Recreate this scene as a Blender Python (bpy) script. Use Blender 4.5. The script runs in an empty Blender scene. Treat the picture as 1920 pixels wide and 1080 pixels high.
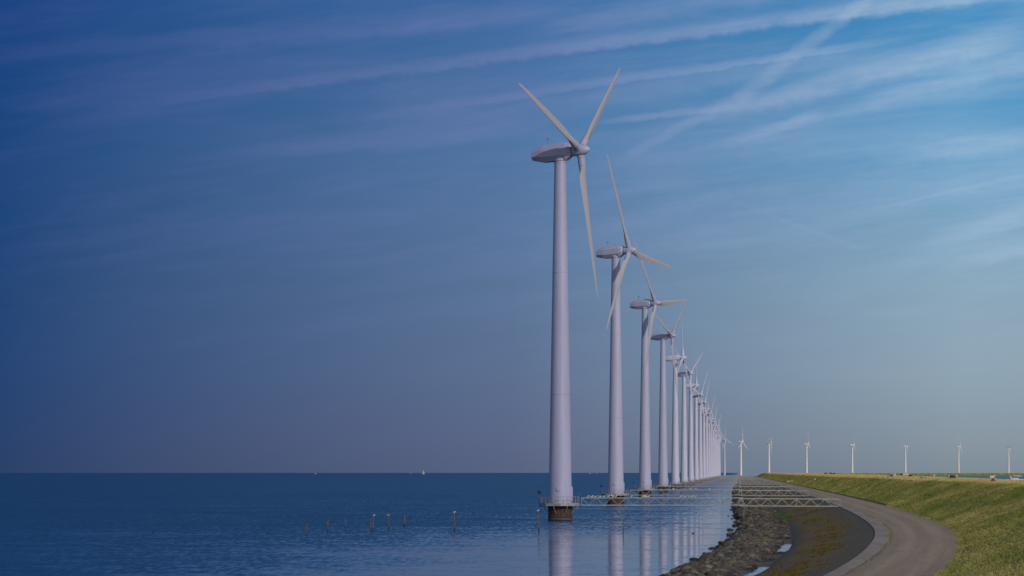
import bpy, bmesh, math, random
import numpy as np
from mathutils import Vector, Matrix
R = math.radians
random.seed(7); rng = np.random.default_rng(7)
sc = bpy.context.scene
col = sc.collection

# ------------------------------------------------------------------ camera
CZ = 6.5; F = 5821.0; PX, PH = 960.0, 886.0          # camera height, focal length in photo pixels, horizon row
cam = bpy.data.cameras.new('camera'); camo = bpy.data.objects.new('camera', cam); col.objects.link(camo)
camo.location = (0, 0, CZ); camo.rotation_euler = (R(90), 0, 0)
cam.sensor_width = 36; cam.lens = 36 * F / 1920; cam.shift_y = (PH - 540) / 1920
cam.clip_start = 0.5; cam.clip_end = 90000
sc.camera = camo

# ------------------------------------------------------------------ exposure, sun
EXPO = -0.3; K = 2 ** (-EXPO)
vs = sc.view_settings
vs.view_transform = 'Standard'; vs.look = 'None'; vs.gamma = 1; vs.use_curve_mapping = False; vs.exposure = EXPO
SUN_AZ, SUN_EL = 147.0, 25.0                           # degrees clockwise from +Y
sun = bpy.data.lights.new('sun', 'SUN'); suno = bpy.data.objects.new('sun', sun); col.objects.link(suno)
sun.energy = 2.6; sun.angle = R(0.5); sun.color = (1.0, 0.93, 0.85)
sdir = Vector((math.cos(R(SUN_EL)) * math.sin(R(SUN_AZ)), math.cos(R(SUN_EL)) * math.cos(R(SUN_AZ)), math.sin(R(SUN_EL))))
suno.rotation_euler = sdir.to_track_quat('Z', 'Y').to_euler(); suno.location = (60, -60, 80)

def lin(c, k=1.0):
    f = lambda v: (v / 12.92 if v <= 0.04045 else ((v + 0.055) / 1.055) ** 2.4)
    return tuple(f(x / 255) * k for x in c) + (1,)

# ------------------------------------------------------------------ node helper
class NT:
    def __init__(s, tree): s.t = tree; s.n = tree.nodes; s.l = tree.links
    def node(s, typ, **kw):
        n = s.n.new(typ)
        for k, v in kw.items(): setattr(n, k, v)
        return n
    def put(s, sock, v):
        if hasattr(v, 'is_linked') or hasattr(v, 'links'): s.l.new(v, sock)
        else: sock.default_value = v
    def m(s, op, a, b=0.0, c=0.0, clamp=False):
        n = s.node('ShaderNodeMath', operation=op, use_clamp=clamp)
        for i, v in enumerate((a, b, c)): s.put(n.inputs[i], v)
        return n.outputs[0]
    def vm(s, op, a, b=(0, 0, 0)):
        n = s.node('ShaderNodeVectorMath', operation=op)
        s.put(n.inputs[0], a); s.put(n.inputs[1], b)
        return n.outputs[0]
    def ss(s, v, lo, hi):                                  # smoothstep
        n = s.node('ShaderNodeMapRange', interpolation_type='SMOOTHSTEP')
        s.put(n.inputs[0], v); n.inputs[1].default_value = lo; n.inputs[2].default_value = hi
        n.inputs[3].default_value = 0; n.inputs[4].default_value = 1
        return n.outputs[0]
    def mix(s, f, a, b, blend='MIX'):
        n = s.node('ShaderNodeMix', data_type='RGBA', blend_type=blend)
        s.put(n.inputs[0], f); s.put(n.inputs[6], a); s.put(n.inputs[7], b)
        return n.outputs[2]
    def noise(s, vec, scale, detail=3.0, rough=0.55, out=0, dist=0.0):
        n = s.node('ShaderNodeTexNoise'); s.put(n.inputs['Vector'], vec)
        n.inputs['Scale'].default_value = scale; n.inputs['Detail'].default_value = detail
        n.inputs['Roughness'].default_value = rough; n.inputs['Distortion'].default_value = dist
        return n.outputs[out]
    def ramp(s, f, stops, interp='LINEAR'):
        n = s.node('ShaderNodeValToRGB'); r = n.color_ramp; r.interpolation = interp
        while len(r.elements) > 1: r.elements.remove(r.elements[-1])
        r.elements[0].position = stops[0][0]; r.elements[0].color = stops[0][1]
        for p, c in stops[1:]:
            e = r.elements.new(p); e.color = c
        s.put(n.inputs[0], f); return n.outputs[0]
    def comb(s, x, y, z):
        n = s.node('ShaderNodeCombineXYZ')
        for i, v in enumerate((x, y, z)): s.put(n.inputs[i], v)
        return n.outputs[0]
    def sep(s, v):
        n = s.node('ShaderNodeSeparateXYZ'); s.put(n.inputs[0], v); return n.outputs
    def scale(s, v, xyz): return s.vm('MULTIPLY', v, xyz)

# ------------------------------------------------------------------ sky
w = bpy.data.worlds.new('World'); sc.world = w; w.use_nodes = True
T = NT(w.node_tree); T.n.clear()
out = T.node('ShaderNodeOutputWorld'); bg = T.node('ShaderNodeBackground'); T.l.new(bg.outputs[0], out.inputs[0])
sky = T.node('ShaderNodeTexSky', sky_type='NISHITA', sun_disc=False)
sky.sun_elevation = R(SUN_EL); sky.sun_rotation = R(SUN_AZ); sky.air_density = 1.2; sky.dust_density = 1.0; sky.ozone_density = 2.0
SKY_STRENGTH = 0.115
bg.inputs[1].default_value = SKY_STRENGTH
KS = K / SKY_STRENGTH
D = T.node('ShaderNodeTexCoord').outputs['Generated']
dx, dy, dz = T.sep(D)
yy = T.m('MAXIMUM', dy, 0.05)
U = T.m('DIVIDE', dx, yy); V = T.m('DIVIDE', dz, yy)
vt = T.m('DIVIDE', V, 0.40, clamp=True)                   # 0 at the horizon, 0.38 a little above the frame of a long lens
def vr(rows):                                              # rows of (photo row, colour)
    st = sorted(((PH - y) / F / 0.40, lin(c, KS)) for y, c in rows)
    return T.ramp(vt, st)
left = vr([(886, (43, 66, 105)), (820, (42, 67, 110)), (700, (37, 68, 116)), (540, (33, 69, 118)), (270, (27, 70, 124)), (0, (22, 66, 128)), (-700, (16, 60, 120))])
midc = vr([(886, (88, 99, 129)), (820, (92, 104, 136)), (700, (92, 112, 144)), (540, (90, 116, 151)), (270, (78, 117, 162)), (0, (60, 106, 161)), (-700, (32, 82, 138))])
rgt  = vr([(886, (127, 140, 152)), (820, (136, 151, 162)), (700, (143, 164, 179)), (540, (138, 167, 187)), (270, (98, 157, 199)), (0, (60, 138, 192)), (-700, (42, 102, 155))])
t1 = T.m('MULTIPLY_ADD', U, 1 / 0.165, 1.0, clamp=True)
t2 = T.m('MULTIPLY', U, 1 / 0.145, clamp=True)
base = T.mix(t2, T.mix(t1, left, midc), rgt)
cloud = T.mix(t2, T.mix(t1, lin((62, 84, 144), KS), lin((112, 128, 178), KS)), lin((164, 191, 216), KS))
# cirrus and contrails: straight lines over the (azimuth, elevation) plane, broken up by noise
UV = T.comb(U, V, 0.0)
wob = T.noise(UV, 38.0, 6, 0.65); wob2 = T.noise(UV, 190.0, 6, 0.7); wobc = T.m('SUBTRACT', wob, 0.5); wobf = T.m('SUBTRACT', wob2, 0.5)
def uv(p): return ((p[0] - PX) / F, (PH - p[1]) / F)
def trail(p0, p1, w0, w1, amp, up=1.0, fade=0.2, rough=1.0):
    """soft line from photo point p0 to p1; w = half widths in photo pixels at both ends; up > 1 spreads it upwards"""
    (u0, v0), (u1, v1) = uv(p0), uv(p1)
    L = math.hypot(u1 - u0, v1 - v0); ex, ey = (u1 - u0) / L, (v1 - v0) / L
    du = T.m('SUBTRACT', U, u0); dv = T.m('SUBTRACT', V, v0)
    s_ = T.m('DIVIDE', T.m('ADD', T.m('MULTIPLY', du, ex), T.m('MULTIPLY', dv, ey)), L)
    nx, ny = (-ey, ex) if ex > 0 else (ey, -ex)            # pointing up
    d = T.m('ADD', T.m('MULTIPLY', du, nx), T.m('MULTIPLY', dv, ny))
    wd = T.m('MULTIPLY_ADD', T.m('MINIMUM', T.m('MAXIMUM', s_, 0.0), 1.0), (w1 - w0) / F, w0 / F)
    d = T.m('ADD', d, T.m('MULTIPLY', wobc, 20 * rough / F)); d = T.m('ADD', d, T.m('MULTIPLY', wobf, 16 * rough / F))
    q = T.m('DIVIDE', d, wd)
    q = T.m('MAXIMUM', T.m('DIVIDE', q, up), T.m('MULTIPLY', q, -1.0))
    g = T.m('SUBTRACT', 1.0, T.ss(q, 0.15, 1.0))
    e = T.m('MULTIPLY', T.ss(s_, 0.0, fade), T.m('SUBTRACT', 1.0, T.ss(s_, 1.0 - fade * 0.5, 1.0)))
    return T.m('MULTIPLY', T.m('MULTIPLY', g, e), amp)
trails = [
    trail((60, 222), (2100, -42), 9, 20, 0.52, 1.9, 0.25),
    trail((480, 252), (1760, 66), 10, 6, 0.48, 2.2, 0.5, 0.7),
    trail((700, 265), (1760, 70), 34, 40, 0.28, 0.8, 0.4),
    trail((1655, -25), (1375, 192), 15, 22, 0.40, 1.0, 0.1),
    trail((1420, 165), (1160, 298), 18, 14, 0.36, 1.0, 0.25),
    trail((1060, 235), (1420, 195), 8, 12, 0.5, 1.0, 0.4, 0.8),
    trail((1130, 262), (2000, 48), 14, 56, 0.56, 1.0, 0.45),
    trail((1300, 284), (1560, 208), 10, 20, 0.5, 1.0, 0.4),
    trail((1500, 225), (2000, 95), 20, 34, 0.42, 1.0, 0.4),
    trail((1600, 300), (2000, 262), 20, 34, 0.42, 1.4, 0.5),
    trail((1610, 400), (2000, 312), 5, 8, 0.2, 1.0, 0.3, 0.8),
    trail((1690, 470), (2060, 360), 24, 44, 0.42, 1.0, 0.5),
    trail((1720, 515), (2060, 430), 16, 26, 0.28, 1.0, 0.5),
    trail((600, 118), (1010, 250), 3, 4, 0.13, 1.0, 0.2, 0.3),
    trail((1010, 250), (1160, 298), 3, 3, 0.12, 1.0, 0.2, 0.3),
    trail((1340, 362), (1640, 478), 5, 9, 0.10, 1.0, 0.3, 0.6),
    trail((-100, 112), (1100, 22), 18, 28, 0.30, 1.3, 0.3),
    trail((960, 62), (1480, -14), 36, 40, 0.30, 1.0, 0.3),
    trail((900, 300), (2000, 250), 40, 36, 0.25, 1.6, 0.4),
    trail((300, 300), (1100, 236), 20, 24, 0.3, 1.3, 0.4),
]
dens = trails[0]
for t in trails[1:]:
    dens = T.m('SUBTRACT', T.m('ADD', dens, t), T.m('MULTIPLY', dens, t))
# thin cirrus veil stretched along the contrails
ang = -0.13
ru = T.m('SUBTRACT', T.m('MULTIPLY', U, math.cos(ang)), T.m('MULTIPLY', V, -math.sin(ang)))
rv = T.m('ADD', T.m('MULTIPLY', U, math.sin(ang)), T.m('MULTIPLY', V, math.cos(ang)))
v1 = T.noise(T.comb(T.m('MULTIPLY', ru, 9.0), T.m('MULTIPLY', rv, 62.0), 2.0), 1.0, 6, 0.62, dist=0.4)
v2 = T.noise(T.comb(T.m('MULTIPLY', ru, 26.0), T.m('MULTIPLY', rv, 190.0), 5.0), 1.0, 5, 0.6)
fv = T.noise(T.comb(T.m('MULTIPLY', ru, 46.0), T.m('MULTIPLY', rv, 330.0), 11.0), 1.0, 5, 0.65)
veil = T.m('MULTIPLY', T.ss(T.m('MULTIPLY_ADD', fv, 0.16, T.m('MULTIPLY_ADD', v2, 0.30, T.m('MULTIPLY', v1, 0.70))), 0.43, 0.94), 0.66)
veil = T.m('MULTIPLY', veil, T.ss(V, 0.015, 0.09))
fib = T.noise(T.comb(T.m('MULTIPLY', ru, 60.0), T.m('MULTIPLY', rv, 420.0), 8.0), 1.0, 5, 0.65)
tex = T.m('MAXIMUM', T.m('MULTIPLY_ADD', v2, 1.3, T.m('MULTIPLY_ADD', wob, 0.9, T.m('MULTIPLY_ADD', wob2, 0.6, T.m('MULTIPLY_ADD', fib, 0.8, -0.85)))), 0.05)
dens = T.m('MULTIPLY', dens, tex)
dens = T.m('MINIMUM', T.m('SUBTRACT', T.m('ADD', dens, veil), T.m('MULTIPLY', dens, veil)), 0.95)
front = T.mix(dens, base, cloud)
mask = T.m('MULTIPLY', T.ss(dy, 0.45, 0.85), T.m('SUBTRACT', 1.0, T.ss(V, 0.30, 0.75)))
T.l.new(T.mix(mask, sky.outputs[0], front), bg.inputs[0])

# ------------------------------------------------------------------ materials
def mat(name, rough=0.6, spec=0.3, metal=0.0):
    m = bpy.data.materials.new(name); m.use_nodes = True
    t = NT(m.node_tree); b = m.node_tree.nodes['Principled BSDF']
    b.inputs['Roughness'].default_value = rough; b.inputs['Specular IOR Level'].default_value = spec; b.inputs['Metallic'].default_value = metal
    return m, t, b
def simple(name, c, rough=0.6, var=0.15, sc_=2.0, spec=0.3, metal=0.0, coord='Object', stretch=(1, 1, 1)):
    m, t, b = mat(name, rough, spec, metal)
    P = t.scale(t.node('ShaderNodeTexCoord').outputs[coord], stretch)
    n = t.noise(P, sc_, 5, 0.6)
    lo = tuple(x * (1 - var) for x in c[:3]) + (1,); hi = tuple(min(1, x * (1 + var)) for x in c[:3]) + (1,)
    t.l.new(t.ramp(n, [(0.3, lo), (0.7, hi)]), b.inputs['Base Color'])
    return m
M = {}
M['paint'] = simple('dimmed_white_paint', (0.30, 0.30, 0.455), 0.42, 0.08, 1.2, stretch=(1, 1, 0.08))  # white turbine paint with the left-hand darkening of the view put into its colour
M['paint_slight_dim'] = simple('slightly_dimmed_white_paint', (0.42, 0.41, 0.54), 0.42, 0.08, 1.2, stretch=(1, 1, 0.08))  # same paint, only a little of that darkening in the colour
M['paint_part_dim'] = simple('part_dimmed_white_paint', (0.325, 0.322, 0.46), 0.42, 0.08, 1.2, stretch=(1, 1, 0.08))  # same paint, somewhat less of the painted darkening
M['paint_undimmed'] = simple('undimmed_white_paint', (0.70, 0.63, 0.60), 0.42, 0.03, 1.2, stretch=(1, 1, 0.08))  # same paint without the painted darkening
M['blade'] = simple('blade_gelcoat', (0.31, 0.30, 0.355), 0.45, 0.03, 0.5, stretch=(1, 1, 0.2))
M['steel'] = simple('galvanised_steel', (0.225, 0.22, 0.22), 0.5, 0.25, 3.0, spec=0.5)
M['steel_dark'] = simple('weathered_steel', (0.16, 0.165, 0.175), 0.6, 0.25, 3.0)
M['black'] = simple('black_feather', (0.012, 0.012, 0.014), 0.6, 0.2, 20)
M['gull'] = simple('white_feather', (0.7, 0.7, 0.7), 0.7, 0.05, 20)
M['grey_feather'] = simple('grey_feather', (0.30, 0.31, 0.34), 0.7, 0.1, 20)
M['beak'] = simple('yellow_beak', (0.5, 0.3, 0.05), 0.5, 0.1, 20)
M['wool'] = simple('sheep_wool', (0.50, 0.42, 0.36), 0.95, 0.2, 6)
M['wool_dark'] = simple('dark_wool', (0.03, 0.025, 0.022), 0.95, 0.3, 6)
M['wool_grey'] = simple('grey_wool', (0.34, 0.29, 0.25), 0.95, 0.25, 6)
M['wood'] = simple('weathered_wood', (0.115, 0.08, 0.07), 0.85, 0.35, 4, stretch=(3, 3, .6))
M['wood_wet'] = simple('wet_wood', (0.02, 0.018, 0.02), 0.5, 0.3, 4)
M['hull'] = simple('white_hull', (0.6, 0.58, 0.55), 0.3, 0.04, 2)
M['sail'] = simple('sail_cloth', (0.36, 0.34, 0.335), 0.8, 0.05, 1)
M['alu'] = simple('aluminium_mast', (0.55, 0.56, 0.58), 0.35, 0.05, 2, metal=0.3)
M['blue'] = simple('blue_cover', (0.03, 0.12, 0.42), 0.6, 0.1, 2)

# pile: rust over a tide band
m, t, b = mat('rusty_pile', 0.8); P = t.node('ShaderNodeTexCoord').outputs['Object']
z = t.sep(P)[2]
zz = t.m('MULTIPLY_ADD', t.m('SUBTRACT', t.noise(t.scale(P, (1, 1, .6)), 1.6, 4), 0.5), 0.28, z)
rust = t.ramp(t.noise(t.scale(P, (4, 4, .5)), 1.3, 6, 0.65), [(0.3, (0.028, 0.018, 0.015, 1)), (0.55, (0.064, 0.034, 0.026, 1)), (0.75, (0.092, 0.06, 0.048, 1))])
c = t.ramp(t.m('DIVIDE', zz, 2.5), [(0.0, (0.012, 0.012, 0.010, 1)), (0.045, (0.014, 0.014, 0.012, 1)), (0.07, (0.078, 0.068, 0.048, 1)), (0.14, (0.065, 0.06, 0.043, 1)), (0.165, (0.018, 0.02, 0.022, 1)), (0.215, (0.03, 0.03, 0.03, 1))])
t.l.new(t.mix(t.ss(zz, 0.48, 0.62), c, rust), b.inputs['Base Color']); M['pile'] = m

# water: wave slopes come from noise, calm lanes near the shore
SPEC = 0.25
def water_mat(name, deep, calm_near=True, slope=0.05, sp0=0.5):
    m, t, b = mat(name, 0.06, 0.5)
    b.inputs['IOR'].default_value = 1.333
    P = t.node('ShaderNodeNewGeometry').outputs['Position']
    x, y, z = t.sep(P)
    b.inputs['Base Color'].default_value = deep
    n1 = t.noise(t.comb(t.m('MULTIPLY', x, 1.3), t.m('MULTIPLY', y, 2.1), 0.0), 1.0, 3, 0.6, out=1)
    n2 = t.noise(t.comb(t.m('MULTIPLY', x, 0.24), t.m('MULTIPLY', y, 0.42), 3.0), 1.0, 3, 0.6, out=1)
    v = t.vm('ADD', t.scale(t.vm('SUBTRACT', n1, (.5, .5, .5)), (1, 1, 0)), t.scale(t.vm('SUBTRACT', n2, (.5, .5, .5)), (.6, .6, 0)))
    # wind lanes: long patches across the view, calmer in the lee of the dike
    lane = t.noise(t.comb(t.m('MULTIPLY', x, 0.006), t.m('MULTIPLY', y, 0.022), 1.0), 1.0, 4, 0.6)
    lane2 = t.noise(t.comb(t.m('MULTIPLY', x, 0.02), t.m('MULTIPLY', y, 0.09), 4.0), 1.0, 3, 0.6)
    rip = t.ss(t.m('MULTIPLY_ADD', lane2, 0.35, t.m('MULTIPLY', lane, 0.65)), 0.36, 0.62)
    if calm_near:
        off = t.m('SUBTRACT', x, t.m('MULTIPLY', y, 0.0732))
        far = t.m('SUBTRACT', 1.0, t.ss(off, -52.0, -14.0))
        near = t.m('MULTIPLY', t.ss(y, 290.0, 400.0), t.m('SUBTRACT', 1.0, t.ss(off, -16.0, -1.0)))
        base = t.m('MULTIPLY_ADD', far, 0.55, t.m('MULTIPLY', near, 0.45))
        amp = t.m('MULTIPLY', t.m('MINIMUM', t.m('ADD', base, 0.015), 1.0), t.m('MULTIPLY_ADD', rip, 0.4, 0.6))
        amp = t.m('MULTIPLY_ADD', amp, slope * 2.2, 0.06)
    else:
        amp = t.m('MULTIPLY_ADD', rip, slope * 1.6, slope * .5)
    g1 = t.noise(t.comb(t.m('MULTIPLY', x, 0.30), t.m('MULTIPLY', y, 0.14), 7.0), 1.0, 4, 0.7)
    g2 = t.noise(t.comb(t.m('MULTIPLY', x, 0.03), t.m('MULTIPLY', y, 0.05), 9.0), 1.0, 4, 0.7)
    gust = t.ss(t.m('ADD', t.m('MULTIPLY', g1, 0.55), t.m('MULTIPLY', g2, 0.45)), 0.38, 0.62)
    amp = t.m('MULTIPLY', amp, t.m('MULTIPLY_ADD', gust, 1.1, 0.45))
    g3 = t.noise(t.comb(t.m('MULTIPLY', x, 1.9), t.m('MULTIPLY', y, 0.22), 13.0), 1.0, 4, 0.75)
    g4 = t.noise(t.comb(t.m('MULTIPLY', x, 0.22), t.m('MULTIPLY', y, 0.03), 15.0), 1.0, 3, 0.7)
    tilt = t.m('MULTIPLY', t.m('SUBTRACT', t.m('MULTIPLY_ADD', g3, 0.65, t.m('MULTIPLY', g4, 0.35)), 0.5), t.m('MULTIPLY', t.ss(amp, 0.05, 0.3), 3.6))
    v = t.vm('ADD', v, t.comb(0.0, tilt, 0.0))
    sv = t.node('ShaderNodeVectorMath', operation='SCALE'); t.l.new(v, sv.inputs[0]); t.l.new(t.m('MULTIPLY_ADD', amp, 0.25, 0.03), sv.inputs['Scale'])
    t.l.new(t.m('SUBTRACT', sp0, t.m('MULTIPLY', t.ss(amp, 0.05, 0.5), SPEC)), b.inputs['Specular IOR Level'])
    t.l.new(t.m('MINIMUM', t.m('MULTIPLY_ADD', t.m('MAXIMUM', t.m('SUBTRACT', amp, 0.05), 0.0), t.m('MULTIPLY', t.ss(g3, 0.34, 0.66), 1.9), 0.06), 0.46), b.inputs['Roughness'])
    nn = t.vm('NORMALIZE', t.vm('ADD', sv.outputs[0], (0, 0, 1)))
    t.l.new(nn, b.inputs['Normal'])
    return m
M['water'] = water_mat('lake_water', (0.007, 0.056, 0.145, 1), True, 0.36)
M['water_in'] = water_mat('inner_lake_water', (0.03, 0.125, 0.14, 1), False, 0.45, 0.36)

def posn(t): return t.node('ShaderNodeNewGeometry').outputs['Position']
def alongp(t, P):                                          # coordinates across / along the dike
    x, y, z = t.sep(P)
    return t.m('SUBTRACT', x, t.m('MULTIPLY', y, 0.0732)), y, z
# grass
def grass_mat(name, k=1.0):
    k *= 1.72; m, t, b = mat(name, 0.9, 0.1); P = posn(t); o, y, z = alongp(t, P)
    big = t.noise(t.comb(t.m('MULTIPLY', o, 0.16), t.m('MULTIPLY', y, 0.03), 0.0), 1.0, 5, 0.65, dist=.6)
    mid = t.noise(t.comb(t.m('MULTIPLY', o, 0.9), t.m('MULTIPLY', y, 0.28), 1.0), 1.0, 5, 0.7)
    fine = t.noise(P, 3.5, 4, 0.7)
    f = t.m('ADD', t.m('MULTIPLY', big, 0.62), t.m('MULTIPLY_ADD', mid, 0.42, t.m('MULTIPLY', fine, 0.11)))
    topdry = t.m('MULTIPLY', t.ss(z, 5.05, 5.55), 0.20)
    f = t.m('ADD', f, topdry)
    c = t.ramp(f, [(0.40, (0.036 * k, 0.060 * k, 0.014 * k, 1)), (0.53, (0.088 * k, 0.094 * k, 0.023 * k, 1)), (0.64, (0.150 * k, 0.132 * k, 0.042 * k, 1)), (0.76, (0.27 * k, 0.21 * k, 0.09 * k, 1))])
    t.l.new(c, b.inputs['Base Color'])
    bp = t.node('ShaderNodeBump'); bp.inputs['Strength'].default_value = 0.6; bp.inputs['Distance'].default_value = 0.08
    t.l.new(t.m('ADD', mid, t.m('MULTIPLY', fine, 0.5)), bp.inputs['Height']); t.l.new(bp.outputs[0], b.inputs['Normal'])
    return m
M['turf'] = grass_mat('turf'); M['grass'] = grass_mat('grass_blades', 1.15)
M['weed'] = simple('green_weed', (0.06, 0.10, 0.015), 0.85, 0.4, 3)
# revetment stone with orange lichen
m, t, b = mat('revetment_stone', 0.85, 0.25); P = posn(t); o, y, z = alongp(t, P)
bs = t.noise(P, 2.2, 6, 0.7)
stone = t.ramp(bs, [(0.3, (0.065, 0.051, 0.035, 1)), (0.5, (0.106, 0.082, 0.055, 1)), (0.72, (0.183, 0.142, 0.093, 1))])
li = t.noise(t.comb(t.m('MULTIPLY', o, 0.40), t.m('MULTIPLY', y, 0.050), 2.0), 1.0, 6, 0.68, dist=.5)
lf = t.noise(P, 1.3, 7, 0.8)
zone = t.m('MULTIPLY', t.ss(z, 0.25, 0.6), t.m('SUBTRACT', 1.0, t.ss(z, 1.15, 1.75)))
lm = t.m('MULTIPLY', t.ss(t.m('MULTIPLY_ADD', lf, 0.45, t.m('MULTIPLY', li, 0.75)), 0.50, 0.63), zone)
wet = t.m('SUBTRACT', 1.0, t.ss(z, 0.10, 0.45))
c = t.mix(t.m('MULTIPLY', lm, 0.85), stone, (0.17, 0.10, 0.024, 1))
c = t.mix(t.m('MULTIPLY', wet, 0.6), c, (0.045, 0.042, 0.038, 1))
t.l.new(c, b.inputs['Base Color'])
vo = t.node('ShaderNodeTexVoronoi', feature='DISTANCE_TO_EDGE'); t.l.new(P, vo.inputs['Vector']); vo.inputs['Scale'].default_value = 2.6
bp = t.node('ShaderNodeBump'); bp.inputs['Strength'].default_value = 0.7; bp.inputs['Distance'].default_value = 0.06
t.l.new(t.m('ADD', t.ss(vo.outputs[0], 0.0, 0.12), t.m('MULTIPLY', bs, 0.8)), bp.inputs['Height']); t.l.new(bp.outputs[0], b.inputs['Normal'])
M['revet'] = m
# concrete strip, asphalt road, mud, rocks
def ground_mat(name, stops, scale, bump, dist=0.03, tracks=False):
    m, t, b = mat(name, 0.85, 0.25); P = posn(t); o, y, z = alongp(t, P)
    n = t.noise(P, scale, 7, 0.7); big = t.noise(t.comb(t.m('MULTIPLY', o, 0.7), t.m('MULTIPLY', y, 0.06), 0.0), 1.0, 4, 0.6)
    f = t.m('ADD', t.m('MULTIPLY', n, 0.6), t.m('MULTIPLY', big, 0.4))
    t.l.new(t.ramp(f, stops), b.inputs['Base Color'])
    bp = t.node('ShaderNodeBump'); bp.inputs['Strength'].default_value = bump; bp.inputs['Distance'].default_value = dist
    t.l.new(n, bp.inputs['Height']); t.l.new(bp.outputs[0], b.inputs['Normal'])
    return m
m, t, b = mat('worn_asphalt', 0.85, 0.25); P = posn(t); q = t.sep(t.node('ShaderNodeUVMap').outputs[0]); u_, v_ = q[0], q[1]
n = t.noise(P, 1.1, 8, 0.75); gr = t.noise(P, 9.0, 3, 0.8)
lg = t.noise(t.comb(t.m('MULTIPLY', u_, 7.0), t.m('MULTIPLY', v_, 0.018), 0.0), 1.0, 5, 0.6)
lg2 = t.noise(t.comb(t.m('MULTIPLY', u_, 22.0), t.m('MULTIPLY', v_, 0.03), 3.0), 1.0, 4, 0.6)
def band(c, w_): return t.m('SUBTRACT', 1.0, t.ss(t.m('ABSOLUTE', t.m('SUBTRACT', t.m('MULTIPLY_ADD', lg, .10, u_), c + .05)), w_ * .3, w_))
tr = t.m('ADD', band(.30, .13), band(.68, .13))
f = t.m('ADD', t.m('MULTIPLY', n, .34), t.m('MULTIPLY_ADD', lg, .28, t.m('MULTIPLY_ADD', lg2, .22, t.m('MULTIPLY', gr, .16))))
f = t.m('MULTIPLY_ADD', tr, .07, f)
c = t.ramp(f, [(0.36, (0.194, 0.138, 0.091, 1)), (0.5, (0.270, 0.194, 0.130, 1)), (0.64, (0.362, 0.267, 0.181, 1))])
dirt = t.ss(t.m('MULTIPLY_ADD', n, .30, t.m('ABSOLUTE', t.m('MULTIPLY_ADD', u_, 2.0, -1.0))), .98, 1.16)
c = t.mix(t.m('MULTIPLY', dirt, .7), c, (0.14, 0.115, 0.075, 1))
cr_ = t.node('ShaderNodeTexVoronoi', feature='DISTANCE_TO_EDGE'); cr_.inputs['Scale'].default_value = .32
t.l.new(t.vm('ADD', P, t.scale(t.noise(P, .8, 4, .7, out=1), (1.6, 1.6, 0))), cr_.inputs['Vector'])
c = t.mix(t.m('MULTIPLY', t.m('SUBTRACT', 1.0, t.ss(cr_.outputs[0], .004, .016)), .45), c, (0.06, 0.05, 0.042, 1))
t.l.new(c, b.inputs['Base Color'])
bp = t.node('ShaderNodeBump'); bp.inputs['Strength'].default_value = .4; bp.inputs['Distance'].default_value = .03
t.l.new(n, bp.inputs['Height']); t.l.new(bp.outputs[0], b.inputs['Normal']); M['road'] = m
M['strip'] = ground_mat('concrete_paving', [(0.36, (0.16, 0.125, 0.10, 1)), (0.5, (0.26, 0.205, 0.168, 1)), (0.64, (0.36, 0.29, 0.24, 1))], 2.0, 0.5)
M['mud'] = ground_mat('mud', [(0.36, (0.05, 0.044, 0.035, 1)), (0.5, (0.08, 0.068, 0.052, 1)), (0.64, (0.12, 0.10, 0.078, 1))], 1.5, 0.7, 0.06)
M['edge'] = ground_mat('road_edge_dark', [(0.36, (0.03, 0.028, 0.024, 1)), (0.5, (0.055, 0.05, 0.04, 1)), (0.64, (0.10, 0.09, 0.07, 1))], 2.2, 0.7, 0.06)  # dark mottled tone for the road edge and seam
m, t, b = mat('armour_rock', 0.85, 0.25); P = posn(t); o, y, z = alongp(t, P)
n = t.noise(P, 0.9, 6, 0.7); n2 = t.noise(P, 7.0, 4, 0.7); n3 = t.noise(P, 0.22, 3, 0.6)
oi = t.node('ShaderNodeNewGeometry').outputs['Random Per Island']
f = t.m('ADD', t.m('MULTIPLY', oi, 0.45), t.m('MULTIPLY_ADD', n, 0.4, t.m('MULTIPLY', n2, 0.2)))
c = t.ramp(f, [(0.22, (0.026, 0.021, 0.017, 1)), (0.5, (0.064, 0.052, 0.041, 1)), (0.70, (0.118, 0.099, 0.082, 1)), (0.82, (0.176, 0.154, 0.131, 1))])
c = t.mix(t.m('MULTIPLY', t.ss(n3, 0.55, 0.7), 0.5), c, (0.12, 0.098, 0.032, 1))
wet = t.m('SUBTRACT', 1.0, t.ss(t.m('MULTIPLY_ADD', n, 0.25, z), 0.22, 0.46))
t.l.new(t.mix(t.m('MULTIPLY', wet, 0.85), c, (0.012, 0.012, 0.012, 1)), b.inputs['Base Color'])
bp = t.node('ShaderNodeBump'); bp.inputs['Strength'].default_value = 0.6; bp.inputs['Distance'].default_value = 0.05
t.l.new(n2, bp.inputs['Height']); t.l.new(bp.outputs[0], b.inputs['Normal']); M['rock'] = m

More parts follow.
